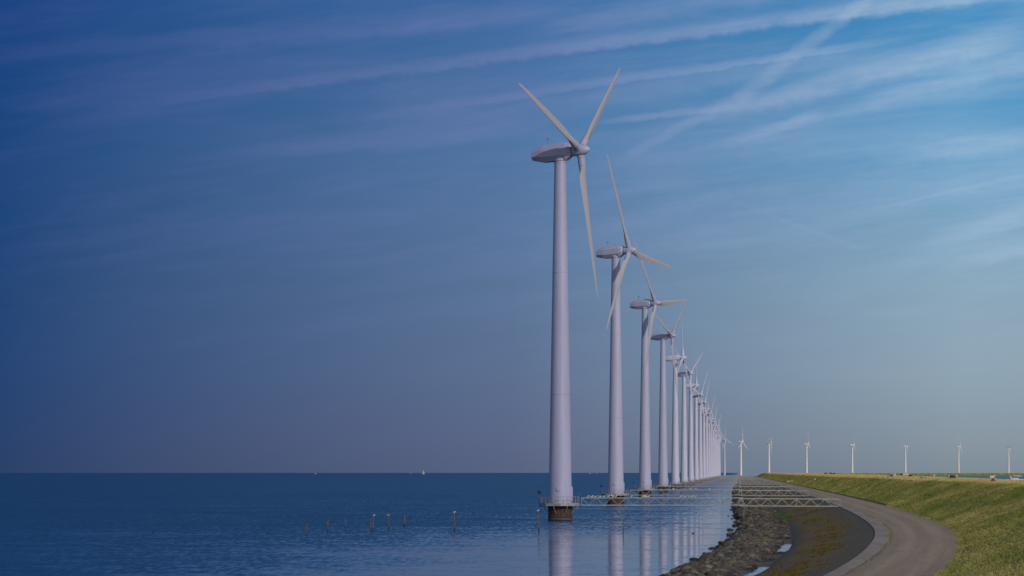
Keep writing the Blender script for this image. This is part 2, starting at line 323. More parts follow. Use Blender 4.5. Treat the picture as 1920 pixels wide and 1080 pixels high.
# ------------------------------------------------------------------ mesh helpers
def link(name, me, m, parent=None):
    o = bpy.data.objects.new(name, me); col.objects.link(o)
    if m is not None and not me.materials:
        me.materials.append(m)
    if parent: o.parent = parent
    return o
def tag(o, label=None, cat=None, group=None, kind=None):
    if label: o['label'] = label
    if cat: o['category'] = cat
    if group: o['group'] = group
    if kind: o['kind'] = kind
    return o
def empty(name, loc, rz=0.0):
    o = bpy.data.objects.new(name, None); col.objects.link(o); o.location = loc; o.rotation_euler = (0, 0, rz)
    o.empty_display_size = 0.3
    return o
class MB:
    def __init__(s): s.v = []; s.f = []
    def loft(s, rings, cap=True):
        b0 = len(s.v); n = len(rings[0])
        for r in rings: s.v += [tuple(p) for p in r]
        for i in range(len(rings) - 1):
            for j in range(n):
                a = b0 + i * n + j; b_ = b0 + i * n + (j + 1) % n
                s.f.append((a, b_, b_ + n, a + n))
        if cap:
            s.f.append(tuple(b0 + j for j in reversed(range(n))))
            s.f.append(tuple(b0 + (len(rings) - 1) * n + j for j in range(n)))
        return s
    def lathe(s, prof, n=32, c=(0, 0)):                    # prof: (r, z)
        return s.loft([[(c[0] + r * math.cos(2 * math.pi * j / n), c[1] + r * math.sin(2 * math.pi * j / n), z) for j in range(n)] for r, z in prof])
    def tube(s, p, q, r, n=6, r2=None):
        p, q = Vector(p), Vector(q); d = (q - p).normalized()
        a = d.cross(Vector((0, 0, 1)) if abs(d.z) < .9 else Vector((1, 0, 0))).normalized(); b_ = d.cross(a)
        r2 = r if r2 is None else r2
        ring = lambda c, rr: [c + (a * math.cos(2 * math.pi * j / n) + b_ * math.sin(2 * math.pi * j / n)) * rr for j in range(n)]
        return s.loft([ring(p, r), ring(q, r2)])
    def box(s, x0, x1, y0, y1, z0, z1):
        return s.loft([[(x0, y0, z), (x1, y0, z), (x1, y1, z), (x0, y1, z)] for z in (z0, z1)])
    def ell(s, c, r, n=14, k=8, rot=None):
        rings = []
        for i in range(k + 1):
            a = -math.pi / 2 + math.pi * i / k; a = max(min(a, 1.5), -1.5)
            ring = []
            for j in range(n):
                th = 2 * math.pi * j / n
                p = Vector((r[0] * math.cos(a) * math.cos(th), r[1] * math.cos(a) * math.sin(th), r[2] * math.sin(a)))
                if rot: p = rot @ p
                ring.append(p + Vector(c))
            rings.append(ring)
        return s.loft(rings)
    def mesh(s, name, smooth=True):
        me = bpy.data.meshes.new(name); me.from_pydata([tuple(v) for v in s.v], [], s.f)
        bm = bmesh.new(); bm.from_mesh(me); bmesh.ops.recalc_face_normals(bm, faces=bm.faces); bm.to_mesh(me); bm.free()
        if smooth:
            me.shade_smooth(); me.set_sharp_from_angle(angle=R(35))
        return me
    def remeshed(s, name, voxel):
        me = s.mesh(name); o = bpy.data.objects.new('tmp', me); col.objects.link(o)
        md = o.modifiers.new('r', 'REMESH'); md.mode = 'VOXEL'; md.voxel_size = voxel; md.use_smooth_shade = True
        dg = bpy.context.evaluated_depsgraph_get(); dg.update()
        m2 = bpy.data.meshes.new_from_object(o.evaluated_get(dg)); m2.name = name
        bpy.data.objects.remove(o); return m2

# ------------------------------------------------------------------ dike: cross-sections along its course
def tab(pts):
    xs = [p[0] for p in pts]; ys = [p[1] for p in pts]
    g = np.arange(-60, 4102, 1.0); acc = 0                 # smoothed over a window that widens with distance
    for k in np.linspace(-1, 1, 13): acc = acc + np.interp(g + k * np.clip(g * .13, 4, 120), xs, ys)
    arr = (acc / 13).tolist()
    def look(y):
        q = min(max(y + 60, 0), 4160); i = int(q); fr = q - i
        return arr[i] * (1 - fr) + arr[i + 1] * fr
    return look
SL = 0.07318
S_ = tab([(-60, -45), (0, -30), (100, -11), (150, -7.2), (195, -4.6), (225, -3.2), (254, -2.0), (320, -.7), (382, 0), (591, -.8), (1113, -1.1), (4000, -1.5)])
T_ = tab([(-60, -38), (0, -24), (60, -12), (100, -6), (150, -2.2), (199, 1.6), (224, 2.85), (282, 5.05), (323, 5.8), (411, 6.3), (700, 6.5), (4000, 6.5)])
R_ = tab([(-60, -34), (0, -18), (60, -4.5), (100, 1.0), (136, 4.5), (159, 6.65), (191, 9.0), (228, 11.3), (268, 12.6), (330, 13.7), (385, 14.2), (471, 14.8), (640, 15.0), (4000, 15.0)])
LW = tab([(100, .8), (160, .85), (208, 1.1), (260, 1.1), (400, 1.0), (4000, 1.0)])
RW = tab([(100, 4.3), (167, 4.6), (230, 5.0), (300, 5.4), (400, 5.6), (4000, 5.6)])
CRZ = tab([(-60, 4.6), (40, 4.8), (100, 5.1), (180, 5.42), (300, 5.5), (440, 5.66), (800, 5.85), (1500, 6.0), (3000, 6.12)])
BEND = tab([(100, .12), (190, .10), (4000, .10)])
def bedz(y):                                               # puddles stand where the channel bed dips under the lake
    return -0.14 if (194 < y < 216 or 254 < y < 284) else 0.07
def section(y):
    s, tt, r = S_(y), T_(y), R_(y); l = r - LW(y); rr = r + RW(y); cz = CRZ(y); cr = rr + 10.8
    prof = [('rock', s - 7, -1.6), ('rock', s, -.05), ('rock', s + (tt - s) * .25, .32), ('rock', s + (tt - s) * .6, .38), ('rock', tt - 1.2, .12),
            ('rock', tt - .8, bedz(y)), ('rock', tt - .2, bedz(y)), ('revet', tt + .1, .16)]
    for k in (.25, .5, .75): prof.append(('revet', tt + .1 + (l - tt - .1) * k, .16 + 1.76 * (k + .12 * k * (1 - k))))
    prof += [('revet', l, 1.92), ('strip', l, 1.97), ('strip', r, 1.99), ('road', r, 1.965), ('road', (r + rr) / 2, 2.02), ('road', rr, 1.99), ('edge', rr, 2.02), ('edge', rr + .35, 2.12), ('grass', rr + .35, 2.12)]
    for k in range(1, 12):
        q = k / 12; prof.append(('grass', rr + .35 + 10.45 * q, 2.12 + (cz - 2.12) * (q + .10 * math.sin(q * math.pi) - .05 * math.sin(2 * math.pi * q))))
    prof += [('grass', cr, cz), ('grass', cr + 1.5, cz + .03), ('grass', cr + 3, cz - .05), ('grass', cr + 8, cz - 1.9), ('grass', cr + 17, .9)]
    return prof
YS = list(np.arange(-60, 120, 12.0)) + list(np.arange(120, 460, 4.0)) + list(np.arange(460, 900, 10.0)) + list(np.arange(900, 2000, 40.0)) + list(np.arange(2000, 3801, 100.0))
def n2d(x, y):                                             # small smooth bumps
    return math.sin(x * .83 + 1.7 * math.sin(y * .051)) * math.sin(y * .21 + 1.3 * math.sin(x * .31)) * .5 + math.sin(x * 2.1 + y * .43) * math.sin(y * .66 - x * 1.1) * .28
secs = []                                                  # (list of (key, Vector))
for y in YS:
    row = []
    for key, o, z in section(y):
        x = SL * y + o
        if key == 'grass' and z > 2.2: z += .06 * n2d(x, y)
        row.append((key, Vector((x, y, z))))
    secs.append(row)
TURB = [(6.53 + (SL * 189.0) * i, 420 + 189.0 * i) for i in range(19)]   # straight row
ARC = [(281, 4105), (322, 4366), (374.4, 4522), (450, 4740), (535, 4880), (642, 5065), (756, 5254), (864, 5400)]
path = TURB[17:19] + ARC + [(990, 5530), (1300, 5760), (2200, 6300), (4500, 7600)]
pth = [Vector((a, b_)) for a, b_ in path]
def cr(p0, p1, p2, p3, t): return .5 * ((2 * p1) + (p2 - p0) * t + (2 * p0 - 5 * p1 + 4 * p2 - p3) * t * t + (3 * p1 - p0 - 3 * p2 + p3) * t ** 3)
fine = []
for i in range(1, len(pth) - 2):
    for k in range(6): fine.append(cr(pth[i - 1], pth[i], pth[i + 1], pth[i + 2], k / 6))
prof_far = section(4000)
for i in range(2, len(fine) - 1):
    tg = (fine[i + 1] - fine[i - 1]).normalized(); nr = Vector((tg.y, -tg.x)); ref = fine[i] + nr * 24.2
    secs.append([(key, Vector((ref.x + nr.x * o, ref.y + nr.y * o, z))) for key, o, z in prof_far])
def strip_mesh(name, key):
    ids = [i for i, p in enumerate(secs[0]) if p[0] == key]
    v = []; f = []; n = len(ids)
    for row in secs: v += [tuple(row[i][1]) for i in ids]
    for a in range(len(secs) - 1):
        for j in range(n - 1): f.append((a * n + j, a * n + j + 1, (a + 1) * n + j + 1, (a + 1) * n + j))
    me = bpy.data.meshes.new(name); me.from_pydata(v, [], f); me.shade_smooth()
    uvl = me.uv_layers.new(name='across_along'); lens = [0.0]                  # u across the strip, v metres along it
    for a in range(1, len(secs)): lens.append(lens[-1] + (secs[a][ids[0]][1] - secs[a - 1][ids[0]][1]).length)
    for lp in me.loops: uvl.data[lp.index].uv = ((lp.vertex_index % n) / (n - 1), lens[lp.vertex_index // n])
    return me
for key, nm, mt in (('rock', 'shore_ground', 'mud'), ('revet', 'revetment_ground', 'revet'), ('strip', 'pavement', 'strip'), ('road', 'road', 'road'), ('edge', 'road_verge_ground', 'edge'), ('grass', 'dike_ground', 'turf')):
    tag(link(nm, strip_mesh(nm, key), M[mt]), kind='structure')
# the short rise between the channel bed and the revetment toe
def riser(nm, ka, kb, mt):
    ia = max(i for i, p in enumerate(secs[0]) if p[0] == ka); ib = min(i for i, p in enumerate(secs[0]) if p[0] == kb)
    v = []; f = []
    for row in secs: v += [tuple(row[ia][1]), tuple(row[ib][1])]
    for a in range(len(secs) - 1): f.append((2 * a, 2 * a + 1, 2 * a + 3, 2 * a + 2))
    me = bpy.data.meshes.new(nm); me.from_pydata(v, [], f); tag(link(nm, me, M[mt]), kind='structure')
riser('toe_ground', 'rock', 'revet', 'revet'); riser('kerb_ground', 'revet', 'strip', 'strip'); riser('road_seam_ground', 'strip', 'road', 'edge'); riser('road_edge_ground', 'road', 'edge', 'edge')
def hgt(x, y):
    pr = section(y); o = x - SL * y
    return float(np.interp(o, [p[1] for p in pr], [p[2] for p in pr]))
def ray(px, py, y0=110, y1=3600):                          # where a sight line meets the dike
    y = y0
    while y < y1:
        x = (px - PX) / F * y; z = CZ - (py - PH) / F * y
        if hgt(x, y) >= z: return Vector((x, y, hgt(x, y)))
        y *= 1.002
    return None

# lakes
def sheet(name, pts, m):
    me = bpy.data.meshes.new(name); me.from_pydata(pts, [], [tuple(range(len(pts)))]); return tag(link(name, me, m), kind='structure')
wa = sheet('lake_water', [(-30000, -400, 0), (30000, -400, 0), (30000, 60000, 0), (-30000, 60000, 0)], M['water'])
inner = [tuple(r[-1][1][:2]) for r in secs]
half = [tuple(r[-1][1] + (r[-2][1] - r[-1][1]) * .12)[:2] for r in secs]
sheet('inner_lake_water', [(a, b_, 1.5 if False else 1.15) for a, b_ in half] + [(9000, 7600, 1.15), (9000, -60, 1.15)], M['water_in'])

# ------------------------------------------------------------------ rocks
ICO = {}
for sub in (1, 2):
    bm = bmesh.new(); bmesh.ops.create_icosphere(bm, subdivisions=sub, radius=1); bm.verts.ensure_lookup_table()
    ICO[sub] = (np.array([v.co[:] for v in bm.verts]), np.array([[v.index for v in f.verts] for f in bm.faces])); bm.free()
def rock_shape(sub):
    v, f = ICO[sub]; k = rng.integers(7, 12)
    n = rng.normal(size=(k, 3)); n /= np.linalg.norm(n, axis=1)[:, None]; d = rng.uniform(.62, 1.0, k)
    dots = np.clip(v @ n.T, 1e-3, None); rr = np.minimum((d / dots).min(axis=1), 1.15)
    return v * rr[:, None] * rng.uniform((.85, .7, .55), (1.3, 1.05, .85))
lib = {1: [rock_shape(1) for _ in range(24)], 2: [rock_shape(2) for _ in range(24)]}
def rotz(v, a, b_):
    ca, sa = math.cos(a), math.sin(a); cb, sb = math.cos(b_), math.sin(b_)
    Rz = np.array([[ca, -sa, 0], [sa, ca, 0], [0, 0, 1]]); Rx = np.array([[1, 0, 0], [0, cb, -sb], [0, sb, cb]])
    return v @ (Rz @ Rx).T
def big_mesh(name, V, Fc, smooth=False):
    V = np.concatenate(V).astype(np.float32); Fc = np.concatenate(Fc).astype(np.int32)
    me = bpy.data.meshes.new(name); me.vertices.add(len(V)); me.vertices.foreach_set('co', V.ravel())
    n = Fc.shape[1]; me.loops.add(Fc.size); me.loops.foreach_set('vertex_index', Fc.ravel())
    me.polygons.add(len(Fc)); me.polygons.foreach_set('loop_start', np.arange(0, Fc.size, n, dtype=np.int32)); me.polygons.foreach_set('loop_total', np.full(len(Fc), n, dtype=np.int32))
    me.update(calc_edges=True); me.validate(); return me
Vs, Fs, cnt = [], [], 0
y = 168.0
while y < 1500:
    sp = float(np.interp(y, [170, 250, 400, 700, 1500], [.28, .31, .45, .8, 2.2]))
    s, e = S_(y) + (.75 if y < 430 else .3), T_(y) - 1.0
    wob_ = .5 * math.sin(y * .21) + .35 * math.sin(y * .57 + 1)
    e += .7 * math.sin(y * .33 + 2)
    if 186 < y < 222 or 248 < y < 290: e = min(e, T_(y) - 1.1)
    o = s + wob_ * .7 + random.uniform(0, sp)
    while o < e:
        yy_ = y + random.uniform(-.5, .5) * sp; x = SL * yy_ + o + random.uniform(-.2, .2) * sp
        r_ = sp * random.choice((.35, .45, .5, .6, .65, .8, 1.0, 1.35)) * .85
        q = (o - s) / max(.1, e - s)
        zt = .05 + .42 * math.sin(min(1, max(0, q * 1.05 + .12)) * math.pi) ** .7 + random.uniform(-.12, .16) - r_ * .25
        sub = 2 if y < 300 and r_ > .3 else 1
        v = rotz(lib[sub][random.randrange(24)] * r_, random.uniform(0, 6.3), random.uniform(-.5, .5)) + np.array((x, yy_, zt))
        Vs.append(v); Fs.append(ICO[sub][1] + cnt); cnt += len(v); o += sp * random.uniform(.75, 1.15)
    y += sp * .8
print('rock verts', cnt)
tag(link('rubble', big_mesh('rubble', Vs, Fs), M['rock']), 'grey brown armour stones packed along the foot of the dike', None, None, 'stuff')
bl = []
for k in range(10):
    me = big_mesh('boulder', [rock_shape(2) * (1.2, 1.1, .8)], [ICO[2][1]]); me.materials.append(M['rock']); bl.append(me)
y = 188
while y < 620:
    o = S_(y) + (.65 if y < 430 else .2) + .5 * math.sin(y * .21) * .7 + random.choice((-.9, -.6, -.45, -.3, -.1))
    b = link('boulder', bl[random.randrange(10)], None)
    r_ = random.uniform(.15, .34) * (1 + .3 * (y > 380))
    b.location = (SL * y + o, y, random.uniform(-.05, .15)); b.scale = (r_,) * 3; b.rotation_euler = (random.uniform(-.3, .3), 0, random.uniform(0, 6))
    tag(b, 'dark wet boulder at the edge of the rock strip where it meets the lake', 'boulder', 'boulders along the waterline')
    y += random.uniform(2.5, 7) * (1 + (y - 188) / 250)

# ------------------------------------------------------------------ grass and weeds
def blades(spots, hmin, hmax, wmin, wmax, per, lean=.5):
    n = len(spots) * per; P = np.repeat(np.array(spots), per, axis=0); P[:, :2] += rng.uniform(-.07, .07, (n, 2))
    a = rng.uniform(0, 2 * math.pi, n); h = rng.uniform(hmin, hmax, n); wd = rng.uniform(wmin, wmax, n)
    tip = P + np.stack([rng.normal(0, lean, n) * h, rng.normal(0, lean, n) * h, h], 1)
    sx = np.stack([np.cos(a) * wd, np.sin(a) * wd, np.full(n, -.03)], 1)
    V = np.stack([P + sx, P - sx * (1, 1, -1) , tip], 1).reshape(-1, 3)
    return V, np.arange(n * 3).reshape(-1, 3)
GV, GF, gn = [], [], 0
for ya, yb, num, sz in ((70, 180, 26000, 1.0), (180, 330, 36000, 1.2), (330, 600, 30000, 1.7), (600, 1200, 20000, 3.0), (1200, 3200, 12000, 5.0)):
    sp = []
    while len(sp) < num:
        y = ya * (yb / ya) ** random.random(); o = R_(y) + RW(y) + .3 + random.uniform(0, 12.5); x = SL * y + o
        if x / y * F > 1000: num -= 1; continue
        n_ = n2d(x * .6 + 5, y * .5) + n2d(x * 1.9, y * 1.3) * .6
        if random.random() > .66 + .3 * n_: continue
        sp.append((x, y, hgt(x, y) + .03 * n2d(x, y)))
    V, Fc = blades(sp, .04 * sz ** .6, .095 * sz ** .6, .012 * sz, .03 * sz, 5, 1.0)
    GV.append(V); GF.append(Fc + gn); gn += len(V)
tag(link('grass', big_mesh('grass', GV, GF), M['grass']), 'short green and straw coloured grass on the dike slope', None, None, 'stuff')
sp = []
for _ in range(5200):                                      # ragged edge where the turf creeps over the road
    y = random.uniform(120, 420); o = R_(y) + RW(y) + random.gauss(.18, .16) - .45 * max(0, n2d(3, y * .9)) * random.random(); sp.append((SL * y + o, y, 2.0))
V, Fc = blades(sp, .05, .16, .012, .03, 5); V1, F1 = V, Fc
sp = []
for c_ in range(48):                                       # tufts in the seam between paving and road
    y0 = 125 * (3.2 ** random.random()); 
    for k in range(random.choice((5, 8, 15, 40))):
        y = y0 + random.gauss(0, 1.1); sp.append((SL * y + R_(y) + random.gauss(.02, .10), y, 1.96))
V, Fc = blades(sp, .03, .10, .01, .02, 3)
tag(link('weeds', big_mesh('weeds', [V1, V], [F1, Fc + len(V1)]), M['grass']), 'low weeds growing in the seam and edge of the road', None, None, 'stuff')
sp = []
for cy, co, sy, so, n_ in ((432, 6.3, 9, .55, 900), (470, 5.2, 8, .6, 380), (505, 4.6, 7, .5, 200)):
    for k in range(n_):
        y = random.gauss(cy, sy); o = co + random.gauss(0, so); sp.append((SL * y + o, y, max(.1, hgt(SL * y + o, y))))
V, Fc = blades(sp, .08, .26, .02, .05, 4)
tag(link('marsh_grass', big_mesh('marsh_grass', [V], [Fc]), M['weed']), 'bright green grass clump at the foot of the stone slope', None, None, 'stuff')

M['moss'] = simple('ochre_moss', (0.095, 0.070, 0.018), 0.95, 0.5, 1.4)
sp = []
while len(sp) < 15000:
    y = 125 * (6.0 ** random.random()); q = random.gauss(.42, .2)
    if not .05 < q < .85: continue
    a, b_ = T_(y) + .1, R_(y) - LW(y); o = a + (b_ - a) * q
    if n2d(o * 1.4 + 3, y * .45) + .6 * n2d(o * 3.1, y * 1.4) < .10: continue
    sp.append((SL * y + o, y, hgt(SL * y + o, y)))
V, Fc = blades(sp, .02, .07, .02, .06, 3, 1.2)
tag(link('moss', big_mesh('moss', [V], [Fc]), M['moss']), 'ochre moss and lichen patches on the stone slope below the road', None, None, 'stuff')

# ------------------------------------------------------------------ wind turbines
HUBZ, OVER, TILT = 50.0, 2.95, R(-3.2)
tower_me = MB().lathe([(1.575, 2.27), (1.55, 4.0), (1.44, 12), (1.425, 17.0), (1.44, 17.02), (1.44, 17.14), (1.42, 17.16), (1.17, 30), (1.10, 33.5), (1.115, 33.52), (1.115, 33.64), (1.095, 33.66), (.92, 43), (.80, 48.3), (.86, 48.32), (.86, 48.45), (.78, 48.47), (.70, 48.9)], 48).mesh('tower')
# fix tower taper: single straight cone with two flange rings
def tw(z): return 1.575 + (0.80 - 1.575) * (z - 2.27) / (48.3 - 2.27)
prof = []
for z in (2.27, 6, 12, 17): prof.append((tw(z), z))
prof += [(tw(17) + .014, 17.02), (tw(17) + .014, 17.12), (tw(17.14), 17.14)]
for z in (24, 30, 33.5): prof.append((tw(z), z))
prof += [(tw(33.5) + .014, 33.52), (tw(33.5) + .014, 33.62), (tw(33.64), 33.64)]
for z in (40, 48.3): prof.append((tw(z), z))
prof += [(.84, 48.32), (.84, 48.42), (.80, 48.44), (.74, 48.75), (.60, 48.95)]
tower_me = MB().lathe(prof, 48).mesh('tower')
pile_me = MB().lathe([(1.66, -3), (1.66, 1.2), (1.66, 2.0)], 40).mesh('pile')
deck = MB().lathe([(2.72, 2.0), (2.72, 2.27)], 8)
deck_me = deck.mesh('deck', False)
rail = MB()
n = 24; rr_ = 2.64
for j in range(n):
    a0 = 2 * math.pi * (j + .5) / n; a1 = 2 * math.pi * (j + 1.5) / n
    if abs(math.sin(a0)) < .3 and math.cos(a0) > 0 and abs(math.sin(a1)) < .3: continue
    k = lambda a: rr_ * .975
    p0 = (k(a0) * math.cos(a0), k(a0) * math.sin(a0)); p1 = (k(a1) * math.cos(a1), k(a1) * math.sin(a1))
    rail.tube((*p0, 2.27), (*p0, 3.24), .026, 5)
    for z in (3.24, 2.76): rail.tube((*p0, z), (*p1, z), .024, 5)
    rail.loft([[Vector((*p0, 2.27)), Vector((*p1, 2.27)), Vector((*p1, 2.41)), Vector((*p0, 2.41))], [Vector((p0[0] * .99, p0[1] * .99, 2.27)), Vector((p1[0] * .99, p1[1] * .99, 2.27)), Vector((p1[0] * .99, p1[1] * .99, 2.41)), Vector((p0[0] * .99, p0[1] * .99, 2.41))]])
rail_me = rail.mesh('railing')
brk_me = MB().tube((2.5, 0, 1.97), (1.62, 0, .95), .06, 6).mesh('bracket')
post_me = MB().tube((-2.78, -.2, 1.9), (-2.86, -.2, 3.55), .085, 8).mesh('post')
# nacelle: octagonal shell tapering to the tail, saddle under it
def octa(x, hw, hh, zc, c=.42):
    p = [(-hw, -hh * c), (-hw, hh * c), (-hw * .55, hh), (hw * .55, hh), (hw, hh * c), (hw, -hh * c), (hw * .55, -hh), (-hw * .55, -hh)]
    return [(x, a, zc + b_) for a, b_ in p]
nac = MB().loft([octa(-4.05, .66, .62, 49.62 - HUBZ), octa(-3.95, .78, .74, 49.62 - HUBZ), octa(-2.45, 1.02, 1.12, 49.70 - HUBZ), octa(-.5, 1.04, 1.18, 49.80 - HUBZ), octa(1.0, 1.02, 1.15, 49.88 - HUBZ), octa(1.55, .95, .86, 50.0 - HUBZ), octa(1.8, .72, .7, 50.0 - HUBZ)])
nac.lathe([(.9, 48.62 - HUBZ), (.92, 49.0 - HUBZ), (.8, 49.4 - HUBZ)], 24)
nac_me = nac.mesh('nacelle', False)
sens = MB().tube((-1.9, .2, .88), (-1.9, .2, 1.85), .035, 6).tube((-1.9, -.08, 1.72), (-1.9, .48, 1.72), .025, 5)
sens.lathe([(.02, 1.72), (.09, 1.78), (.09, 1.9), (.02, 1.94)], 8, (-1.9, -.08)).lathe([(.02, 1.72), (.07, 1.8), (.02, 1.95)], 8, (-1.9, .48))
aer_me = MB().tube((-.2, .3, .95), (-.2, .3, 1.4), .02, 5).mesh('aerial'); aer_me.materials.append(M['steel_dark'])
sens_me = sens.mesh('wind_sensor')
spin = MB().loft([[(x, r * math.cos(2 * math.pi * j / 28), r * math.sin(2 * math.pi * j / 28)) for j in range(28)] for x, r in ((-1.05, .62), (-1.0, .76), (-.4, .80), (.2, .79), (.6, .70), (.95, .53), (1.2, .35), (1.38, .17), (1.45, .04))])
spin_me = spin.mesh('spinner')
def airfoil(r, chord, thick, tw_, circ):
    out_ = []
    for j in range(20):
        th = 2 * math.pi * j / 20; cx = math.cos(th); sy_ = math.sin(th)
        if circ: y_, x_ = cx * chord / 2, sy_ * thick / 2
        else:
            q = (cx + 1) / 2                                # 0 leading edge, 1 trailing edge
            y_ = (q - .33) * chord; x_ = sy_ * thick / 2 * (1.25 * (1 - q) ** .6 if q > .3 else 1.0)
        a = R(-tw_); out_.append((x_ * math.cos(a) + y_ * math.sin(a), y_ * math.cos(a) - x_ * math.sin(a), r))
    return out_
blade_me = MB().loft([airfoil(2.05, .96, .92, 8, True), airfoil(2.6, .99, .86, 8, True), airfoil(3.4, 1.22, .66, 9, False), airfoil(4.6, 1.48, .48, 9, False), airfoil(6.2, 1.40, .38, 7, False), airfoil(8.5, 1.26, .32, 5, False), airfoil(11, 1.08, .26, 3, False), airfoil(14, .88, .20, 2, False), airfoil(17, .66, .14, 1, False), airfoil(19, .42, .08, .5, False), airfoil(19.9, .26, .05, 0, False), airfoil(20.25, .07, .02, 0, False)]).mesh('blade')
root_me = MB().lathe([(.47, .55), (.47, .78), (.53, .80), (.53, .98), (.49, 1.0), (.50, 2.04), (.475, 2.06), (.46, 2.12)], 24).mesh('root_sleeve')
door_me = MB().box(1.40, 1.68, -.45, .45, 2.62, 4.6).mesh('door', False)
hatch = MB()
for r0, d0 in ((.30, 0), (.26, .05)):
    pass
def hatch_mesh():
    mb = MB(); zc = 4.24; ax = R(-100); d = Vector((math.cos(ax), math.sin(ax), 0)); sd = Vector((-d.y, d.x, 0)); up = Vector((0, 0, 1))
    rings = []
    for rad, e in ((.32, 1.45), (.32, 1.60), (.28, 1.625), (.2, 1.63), (.05, 1.632)):
        rings.append([d * e + (sd * math.cos(2 * math.pi * j / 20) + up * math.sin(2 * math.pi * j / 20)) * rad + Vector((0, 0, zc)) for j in range(20)])
    return mb.loft(rings).mesh('hatch')
hatch_me = hatch_mesh()
for me, k in ((tower_me, 'paint'), (pile_me, 'pile'), (deck_me, 'steel_dark'), (rail_me, 'steel'), (brk_me, 'steel'), (post_me, 'wood'), (nac_me, 'paint'), (sens_me, 'steel_dark'), (spin_me, 'paint'), (blade_me, 'blade'), (root_me, 'paint'), (door_me, 'paint'), (hatch_me, 'paint')):
    me.materials.append(M[k])
deck_me.materials[0] = M['steel']
NTH = ['', 'nearest', 'second', 'third', 'fourth', 'fifth', 'sixth', 'seventh', 'eighth', 'ninth', 'tenth', 'eleventh', 'twelfth', 'thirteenth', 'fourteenth', 'fifteenth', 'sixteenth', 'seventeenth', 'eighteenth', 'nineteenth']
def turbine(x, y, phi, yaw, label, group, base=True, paint='paint'):
    root = empty('wind_turbine', (x, y, 0)); tag(root, label, 'wind turbine', group)
    tower = link('tower', tower_me, None, root)
    if base:
        link('foundation_pile', pile_me, None, root)
        pf = link('platform', deck_me, None, root); link('railing', rail_me, None, pf); link('post', post_me, None, pf)
        for k in range(8):
            b = link('bracket', brk_me, None, pf); b.rotation_euler = (0, 0, R(22.5 + 45 * k))
        link('door', door_me, None, tower); link('hatch', hatch_me, None, tower)
    Y = Matrix.Rotation(R(-yaw), 4, 'Z') @ Matrix.Translation((0, 0, HUBZ))
    nc = link('nacelle', nac_me, None, root); nc.matrix_local = Y @ Matrix.Rotation(TILT * .3, 4, 'Y')
    link('wind_sensor', sens_me, None, nc); link('aerial', aer_me, None, nc)
    H = Y @ Matrix.Translation((OVER, 0, 0)) @ Matrix.Rotation(TILT, 4, 'Y')
    sp_ = link('spinner', spin_me, None, root); sp_.matrix_local = H
    for k in range(3):
        bl_ = link('blade', blade_me, None, root); bl_.matrix_local = H @ Matrix.Rotation(R(-(phi + 120 * k)), 4, 'X')
        link('root_sleeve', root_me, None, bl_)
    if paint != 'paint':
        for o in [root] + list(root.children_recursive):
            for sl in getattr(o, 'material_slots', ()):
                if sl.material is M['paint'] or (paint in ('paint_slight_dim', 'paint_undimmed') and sl.material is M['blade']): sl.link = 'OBJECT'; sl.material = M[paint]
    return root
PHI = {1: (-70, 25), 2: (-23.5, 28), 3: (-35, 28), 4: (-67, 24), 5: (-113, 12), 6: (-60, 24), 7: (-110, 12), 8: (-76, 24), 9: (-80, 22), 10: (-112, 14), 11: (-76, 24), 12: (-115, 16), 13: (-84, 24), 14: (-118, 18), 15: (-78, 22), 16: (-95, 24), 17: (-22, 22), 18: (-20, 24), 19: (-15, 26)}
LT = {1: 'largest and nearest white wind turbine, one long blade hanging straight down beside its tower',
      2: 'second largest white wind turbine, one blade crossing its tower downward and one reaching right',
      3: 'third largest white wind turbine, one blade level to the right and one before its tower',
      4: 'fourth largest white wind turbine, two blades in a V and a shaded grey nacelle',
      5: 'fifth wind turbine from the camera, blade up like a needle above its nacelle'}
for i, (x, y) in enumerate(TURB):
    n = i + 1; ph, yw = PHI[n]
    turbine(x, y, ph, yw, LT.get(n, f'white wind turbine standing {NTH[n]} from the camera in the straight row' if n < 19 else 'white wind turbine standing last and smallest at the far end of the straight row'), 'wind turbines in the straight row along the dike', paint='paint' if n == 1 else 'paint_part_dim' if n < 5 else 'paint_slight_dim')  # nearer turbines take the darker copies of the one paint
ARCP = [(-12, 30), (3, 26), (-66, 15), (1, 18), (0, 14), (-50, 8), (-2, 22), (-62, 8)]
AL = ['distant white turbine just right of the straight row, its blade crossing the row', 'distant white turbine above the far end of the footbridges, second right of the row', 'distant white turbine at the tip of the grass dike with two blades in a V', 'distant white turbine above the dry crest, second right of the dike tip', 'distant white turbine over open water strip, between two wide gaps, fourth from right end', 'distant white turbine standing just above the main sheep flock', 'distant white turbine behind the lone black sheep, one blade bent across its tower', 'distant white turbine nearest to the moored yacht mast, last on the far arc']
for (x, y), (ph, yw), lb in zip(ARC, ARCP, AL): turbine(x, y, ph, yw, lb, 'distant wind turbines on the curving far dike', base=False, paint='paint_slight_dim' if lb == AL[0] else 'paint_undimmed')

